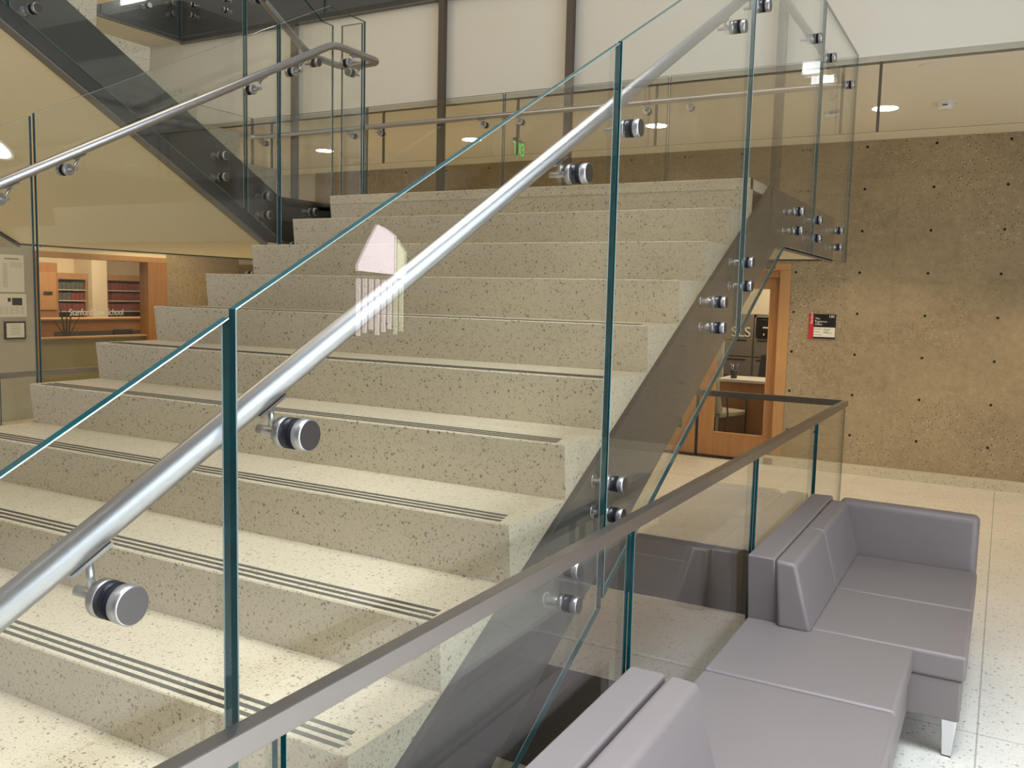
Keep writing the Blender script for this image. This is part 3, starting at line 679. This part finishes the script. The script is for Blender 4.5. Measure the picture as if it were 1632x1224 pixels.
text('The\nRegistrars\nOffice', .030, (-1.733, YW-.018, 1.572), rt, 'letter', sg)
text('100', .038, (-1.600, YW-.018, 1.592), rt, 'letter', sg)
text('Stanford', .034, (-1.756, YW-.020, 1.525), (PI/2, -PI/2, 0), 'letter', sg)
m = MB()
for i, (x, z, w_) in enumerate(((-1.735, 1.470, .07), (-1.735, 1.440, .055), (-1.735, 1.410, .08), (-1.645, 1.470, .07), (-1.645, 1.458, .06), (-1.645, 1.440, .05), (-1.645, 1.432, .085))):
    m.box(x, x+w_, YW-.0195, YW-.0175, z, z+.005, 'ink')
part('small_print', m, sg)
m = MB(); m.box(-2.175, -2.080, YW-.068, YW-.060, .010, .078, 'brown', .002, 1); m.box(-2.170, -2.085, YW-.070, YW-.066, .012, .022, 'black'); tag(m.build('outlet_cover'), 'small bronze outlet cover in the pale base below the door frame', 'outlet cover')

# registrar's office behind the glass door
b = MB(); b.box(-6.5, 1.0, 12.75, 12.85, 0, 3.0, 'cream'); b.box(-6.6, -6.5, 9.77, 12.85, 0, 3.0, 'cream'); b.box(1.0, 1.1, 9.77, 12.85, 0, 3.0, 'cream'); struct('wall_office', b)
b = MB(); b.box(-6.6, 1.1, 9.77, 12.85, 2.9, 3.0, 'white'); struct('ceiling_office', b)
light('AREA', (-2.6, 11.2, 2.85), 60, (1.0, .86, .66), 1.6, name='office_lamp')
def cabinet(x0, x1, zt, label, niche=False):
    t = thing('filing_cabinet', ((x0+x1)/2, 12.25, 0), label, 'filing cabinet', None)
    m = MB()
    if niche:
        m.box(x0, x1, 12.02, 12.5, 0, 1.262, 'cab'); m.box(x0, x0+.025, 12.02, 12.5, 1.262, zt, 'cab'); m.box(x1-.02, x1, 12.02, 12.5, 1.262, zt, 'cab'); m.box(x0, x1, 12.02, 12.5, zt-.04, zt, 'cab'); m.box(x0, x1, 12.48, 12.5, 1.262, zt, 'cab')
    else: m.box(x0, x1, 12.02, 12.5, 0, zt, 'cab')
    part('body', m, t)
    z = 1.25
    while z > .1:
        m = MB(); m.box(x0+.012, x1-.012, 12.004, 12.02, z-.255, z-.008, 'cab', .003, 1); d = part('drawer', m, t)
        m = MB(); m.box(x0+.05, x1-.08, 12.0, 12.006, z-.045, z-.028, 'cabd'); part('pull', m, d); z -= .262
    return t
cabinet(-3.56, -2.975, 1.566, 'wide taupe filing cabinet carrying cream letters, seen through the door glass'); cabinet(-2.965, -2.45, 1.566, 'taupe filing cabinet holding the black box in its top opening', True)
t = thing('wall_lettering', (-3.1, 12.0, 1.3), 'cream letters SLS on the front of the taupe cabinet', 'sign')
text('SLS', .19, (-3.27, 12.0, 1.262), rt, 'letter', t, ext=.004)
m = MB(); m.box(-2.925, -2.725, 11.98, 12.4, 1.264, 1.505, 'black', .006, 2); t = tag(m.build('appliance_box'), 'black boxy appliance set in the top of the taupe cabinet', 'appliance')
m = MB(); m.box(-2.84, -2.745, 11.975, 11.981, 1.385, 1.405, 'signw'); m.box(-2.83, -2.815, 11.975, 11.981, 1.29, 1.315, 'signw'); part('label_strip', m, t)
dk = thing('reception_desk', (-2.7, 10.9, 0), 'desk with a pale top and cherry front inside the office door', 'desk')
m = MB(); m.box(-3.02, -1.6, 10.58, 11.15, .765, .80, 'desktop', .004, 1); part('desktop', m, dk)
m = MB(); m.box(-3.0, -1.62, 10.62, 10.65, 0.0, .765, 'wood'); m.box(-3.0, -2.97, 10.65, 11.1, 0, .765, 'wood'); m.box(-1.65, -1.62, 10.65, 11.1, 0, .765, 'wood'); part('front_panel', m, dk)
pc = thing('pen_cup', (-2.87, 10.75, .80), 'wire pen cup with purple pens on the pale desk', 'pen cup')
m = MB(); m.cyl((-2.87, 10.75, .80), (-2.87, 10.75, .90), .038, 'chairmetal', 18, r2=.042); part('cup', m, pc)
M['purple'] = plain('purple pen', (.12, .08, .35), .4); 
for i in range(6):
    a = i*1.05; m = MB(); m.cyl((-2.87+.02*math.cos(a), 10.75+.02*math.sin(a), .83), (-2.87+.05*math.cos(a), 10.75+.05*math.sin(a), .985-.01*(i % 3)), .005, 'purple' if i % 2 else 'ss', 8); part('pen', m, pc)
m = MB(); m.box(-3.30, -3.17, 11.3, 11.36, 0, 1.25, 'white', .005, 1); tag(m.build('desk_partition'), 'narrow white screen standing behind the dotted chair', 'screen')
gc = thing('guest_chair', (-3.0, 10.2, 0), 'dotted beige chair with dark metal arms facing sideways inside the office', 'chair')
m = MB((1.15, (-2.95, 10.19, 0), (.045, .0, 0))); m.hexa([(-3.14, 9.98, .43), (-3.06, 9.98, .43), (-3.06, 10.40, .43), (-3.14, 10.40, .43), (-3.22, 10.0, .84), (-3.15, 10.0, .85), (-3.15, 10.38, .85), (-3.22, 10.38, .84)], 'fabric', .03, 3); part('backrest', m, gc)
m = MB((1.15, (-2.95, 10.19, 0), (.045, .0, 0))); m.box(-3.12, -2.66, 9.97, 10.41, .40, .465, 'fabric', .02, 3); part('seat', m, gc)
for y in (9.96, 10.42):
    m = MB((1.15, (-2.95, 10.19, 0), (.045, .0, 0))); m.tube(fillet([(-3.1, y, 0), (-3.02, y, .40), (-3.06, y, .66), (-2.70, y, .60)], .04), .011, 'chairmetal', 12); part('leg', m, gc)
    m = MB((1.15, (-2.95, 10.19, 0), (.045, .0, 0))); m.tube(fillet([(-2.70, y, 0), (-2.70, y, .60), (-2.98, y, .645)], .03), .011, 'chairmetal', 12); part('leg', m, gc)
oc = thing('office_chair', (-2.66, 11.5, 0), 'charcoal mesh office chair behind the pale desk', 'chair')
m = MB(); m.hexa([(-2.80, 11.56, .55), (-2.40, 11.56, .55), (-2.40, 11.60, .55), (-2.80, 11.60, .55), (-2.76, 11.62, 1.06), (-2.44, 11.62, 1.06), (-2.44, 11.65, 1.06), (-2.76, 11.65, 1.06)], 'mesh', .014, 3); part('backrest', m, oc)
m = MB(); m.box(-2.82, -2.38, 11.22, 11.58, .44, .50, 'mesh', .02, 3); part('seat', m, oc)
m = MB(); m.cyl((-2.6, 11.4, .06), (-2.6, 11.4, .44), .025, 'black', 14)
for i in range(5): a = i*2*PI/5; m.cyl((-2.6, 11.4, .07), (-2.6+.26*math.cos(a), 11.4+.26*math.sin(a), .03), .018, 'black', 10)
part('base', m, oc)

# ------------------------------------------------------------------ left: notices and the office window
m = MB(); m.box(-10.0, -9.994, 5.975, 6.258, 1.640, 2.067, 'paper'); t = tag(m.build('notice_sheet'), 'tall white newspaper page pinned on the grey wall, topmost', 'notice', 'papers on the grey wall')
m = MB(); m.box(-9.9945, -9.9925, 6.03, 6.20, 2.012, 2.030, 'ink')
for i in range(14): m.box(-9.9945, -9.9930, 6.005, 6.06, 1.96-i*.02, 1.966-i*.02, 'ink')
for i in range(4): m.box(-9.9945, -9.9930, 6.09, 6.235, 1.975-i*.016, 1.979-i*.016, 'ink')
part('printed_text', m, t)
m = MB(); m.box(-10.0, -9.994, 5.93, 6.275, 1.356, 1.622, 'paper'); t = tag(m.build('notice_sheet'), 'white sheet with two dark photographs on the grey wall, under the newspaper page', 'notice', 'papers on the grey wall')
m = MB(); m.box(-9.9945, -9.9930, 6.105, 6.225, 1.49, 1.575, 'signk'); m.box(-9.9945, -9.9930, 6.055, 6.09, 1.53, 1.575, 'signk')
for i in range(6):
    for j in range(5): m.box(-9.9945, -9.9930, 5.95+j*.062, 5.95+j*.062+.048, 1.47-i*.016, 1.474-i*.016, 'ink')
part('printed_pictures', m, t)
m = MB(); m.box(-10.0, -9.978, 5.998, 6.252, 1.100, 1.306, 'signk', .004, 1); t = tag(m.build('framed_certificate'), 'cream certificate in a thin black frame, lowest on the grey wall', 'picture frame')
m = MB(); m.box(-9.980, -9.9765, 6.020, 6.230, 1.120, 1.286, 'paper'); f = part('certificate', m, t)
m = MB()
for i in range(6): m.box(-9.977, -9.976, 6.06+.01*(i % 2), 6.19-.01*(i % 2), 1.262-i*.021, 1.267-i*.021, 'ink')
part('printed_text', m, f)
b = MB(); b.box(-10.16, -9.985, 6.40, 8.262, 2.062, 2.130, 'woodl', .003, 1); b.box(-10.16, -9.985, 7.955, 8.262, .16, 2.062, 'wood', .003, 1); b.box(-10.16, -9.985, 6.40, 6.432, .16, 2.062, 'wood')
b.box(-10.12, -10.02, 6.432, 7.955, 1.085, 1.105, 'woodl')
o = struct('window_1', b, 'interior office window in a cherry frame')
m = MB(); m.box(-10.075, -10.067, 6.432, 7.955, 1.105, 2.062, 'wglass'); part('window_pane', m, o)
m = MB(); m.box(-10.08, -10.06, 6.432, 7.955, .16, 1.085, 'frost'); part('lower_panel', m, o, 'olive frosted lower panel')
text('Stanford Law School', .118, (-10.062, 6.86, 1.365), (PI/2, 0, PI/2), 'letter', o, sx=.78)
b = MB(); b.box(-13.75, -13.65, 4, 12.5, 0, 2.9, 'cream'); b.box(-13.7, -10.15, 12.3, 12.4, 0, 2.9, 'cream'); b.box(-13.7, -10.15, 4.0, 4.1, 0, 2.9, 'cream'); b.box(-10.15, -10.05, YW+.2, 12.4, 0, 2.9, 'cream'); struct('wall_study', b)
b = MB(); b.box(-13.75, -10.15, 4, 12.4, 2.75, 2.85, 'white'); struct('ceiling_study', b)
light('AREA', (-11.8, 8.6, 2.7), 75, (1.0, .80, .56), 2.0, name='study_lamp')
b = MB(); b.box(-13.64, -13.2, 9.42, 9.70, 0, 2.75, 'cream'); struct('column_1', b)
def shelf(y0, y1, label, z0, rows):
    t = thing('bookshelf', (-13.45, (y0+y1)/2, 0), label, 'bookshelf')
    m = MB(); m.box(-13.65, -13.63, y0, y1, 0, 1.93, 'wood'); m.box(-13.65, -13.30, y0, y0+.03, 0, 1.93, 'wood'); m.box(-13.65, -13.30, y1-.03, y1, 0, 1.93, 'wood'); m.box(-13.65, -13.29, y0, y1, 1.83, 1.93, 'woodl'); m.box(-13.63, -13.61, y0+.03, y1-.03, .3, 1.83, 'cabd'); part('frame', m, t)
    for r in range(rows+1):
        m = MB(); m.box(-13.63, -13.30, y0+.03, y1-.03, z0-.014+r*.175, z0+r*.175, 'desktop'); part('shelf_board', m, t)
    return t
zr = 1.315
shelf(9.76, 10.85, 'cherry bookshelf with three rows of maroon books, right of the cream column', zr, 2); shelf(8.86, 9.40, 'cherry bookshelf with grey and maroon books, left of the cream column', zr, 2)
first = {}
def book(mat, x, y, z, h, label, group):
    if mat not in first:
        m = MB(); m.box(-.10, .0, 0, .070, 0, .125, mat, .004, 1); o = m.build('book'); first[mat] = o
    else: o = first[mat].copy(); COL.objects.link(o)
    o.location = (x, y, z); o.scale = (1, 1, h); tag(o, label, 'book', group)
for r in range(3):
    for i in range(14): book('redbook', -13.32, 9.80+i*.0725, zr+r*.175, .9+.12*random.random(), 'maroon bound book in the rows on the shelf right of the cream column', 'maroon books on the wide shelf')
for r in range(3):
    for i in range(6):
        g = (i < 3 and r > 0) or (r == 2)
        book('greybook' if g else 'redbook', -13.32, 8.90+i*.075, zr+r*.175, .9+.12*random.random(), ('grey' if g else 'maroon')+' bound book on the narrow shelf left of the cream column', ('grey' if g else 'maroon')+' books on the narrow shelf')
cb = thing('wall_cupboard', (-13.3, 8.7, 0), 'tall cherry cupboard with a dark oval pull, left of the bookshelves', 'cupboard')
m = MB(); m.box(-13.64, -13.15, 7.9, 8.78, 0, 2.08, 'wood', .004, 1); part('body', m, cb)
m = MB(); m.box(-13.15, -13.13, 8.45, 8.74, 1.34, 1.93, 'woodl', .004, 1); d = part('door', m, cb); m = MB(); m.box(-13.132, -13.12, 8.52, 8.67, 1.58, 1.63, 'cabd', .015, 2); part('pull', m, d)
rd = thing('reception_counter', (-12.1, 9.3, 0), 'long cherry counter with a pale edge behind the office window', 'counter')
m = MB(); m.box(-12.35, -11.95, 7.0, 11.4, .0, 1.225, 'woodh'); part('front_panel', m, rd)
m = MB(); m.box(-12.40, -11.92, 7.0, 11.4, 1.225, 1.252, 'woodl', .004, 1); part('counter_top', m, rd)
m = MB(); m.box(-11.95, -11.945, 7.9, 9.6, .3, 1.06, 'seam'); part('knee_recess', m, rd)
k = thing('office_chair', (-11.0, 8.38, 0), 'black office chair in front of the cherry counter', 'chair')
m = MB(); m.hexa([(-11.06, 8.18, .60), (-11.0, 8.18, .60), (-11.0, 8.58, .60), (-11.06, 8.58, .60), (-11.10, 8.22, 1.13), (-11.06, 8.22, 1.13), (-11.06, 8.54, 1.13), (-11.10, 8.54, 1.13)], 'mesh', .018, 3); part('backrest', m, k)
m = MB(); m.box(-11.5, -11.05, 8.16, 8.60, .44, .52, 'mesh', .02, 3); part('seat', m, k)
m = MB(); m.cyl((-11.28, 8.38, .06), (-11.28, 8.38, .44), .025, 'black', 14)
for i in range(5): a = i*2*PI/5; m.cyl((-11.28, 8.38, .07), (-11.28+.26*math.cos(a), 8.38+.26*math.sin(a), .03), .018, 'black', 10)
part('base', m, k)
pl = thing('potted_plant', (-10.5, 7.12, 0), 'spiky dark leaved plant just behind the office window', 'plant')
m = MB(); m.cyl((-10.5, 7.12, 0), (-10.5, 7.12, .95), .10, 'desktop', 24, r2=.14); part('pot', m, pl)
for i, (dy, dz) in enumerate(((-.09, .62), (.10, .60), (-.20, .36), (.22, .42), (-.34, .16), (.36, .12), (.03, .5), (.16, .25))):
    m = MB(); x = -10.5+.03*((i % 3)-1); n = 7; w_ = .016; L_ = []; 
    for q in range(n+1):
        tt = q/n; ww = w_*(1-tt)**.6+.001; cy = 7.12+dy*tt*(.6+.4*tt); cz = .93+dz*tt*(1.1-.1*tt); L_.append((cy, cz, ww))
    A_ = [m.bm.verts.new((x, cy-ww, cz)) for cy, cz, ww in L_]; B_ = [m.bm.verts.new((x+.004, cy+ww, cz+.002)) for cy, cz, ww in L_]; C_ = [m.bm.verts.new((x-.004, cy, cz)) for cy, cz, ww in L_]
    for q in range(n):
        m.face([A_[q], A_[q+1], C_[q+1], C_[q]], 'leaf'); m.face([C_[q], C_[q+1], B_[q+1], B_[q]], 'leaf'); m.face([B_[q], B_[q+1], A_[q+1], A_[q]], 'leaf')
    part('leaf', m, pl)

# ------------------------------------------------------------------ light
W = bpy.data.worlds.new('sky'); S.world = W; W.use_nodes = True
bg = W.node_tree.nodes['Background']; bg.inputs[0].default_value = (1.0, .965, .91, 1); bg.inputs[1].default_value = .37
sk = light('AREA', (.5, .9, 7.8), 215, (.84, .92, 1.0), 2.0, sy=3.0, name='overhead_fill'); sk.data.spread = 1.15  # cool area light added overhead to brighten the near treads
light('AREA', (-2.6, 1.0, 7.8), 150, (1.0, .86, .66), 2.0, sy=5.0, name='warm_tread_fill')  # added warm fill from above for the treads and risers
for y in (1.0, 3.0, 5.0): light('SPOT', (-8.3, y, 4.15), 150, WARM, .06, spot=2.3, name='floor_bounce_spot')  # added spots; their floor bounce lifts the beige underside of the upper flight
light('AREA', (-6.2, -1.0, 6.5), 110, (1.0, .80, .52), 2.0, rot=(1.15, 0, 0), name='bulkhead_fill')  # added warm fill for the left part of the bulkhead
S.view_settings.view_transform = 'Standard'; S.view_settings.look = 'None'; S.view_settings.gamma = 1; S.view_settings.use_curve_mapping = False
S.view_settings.exposure = -0.14
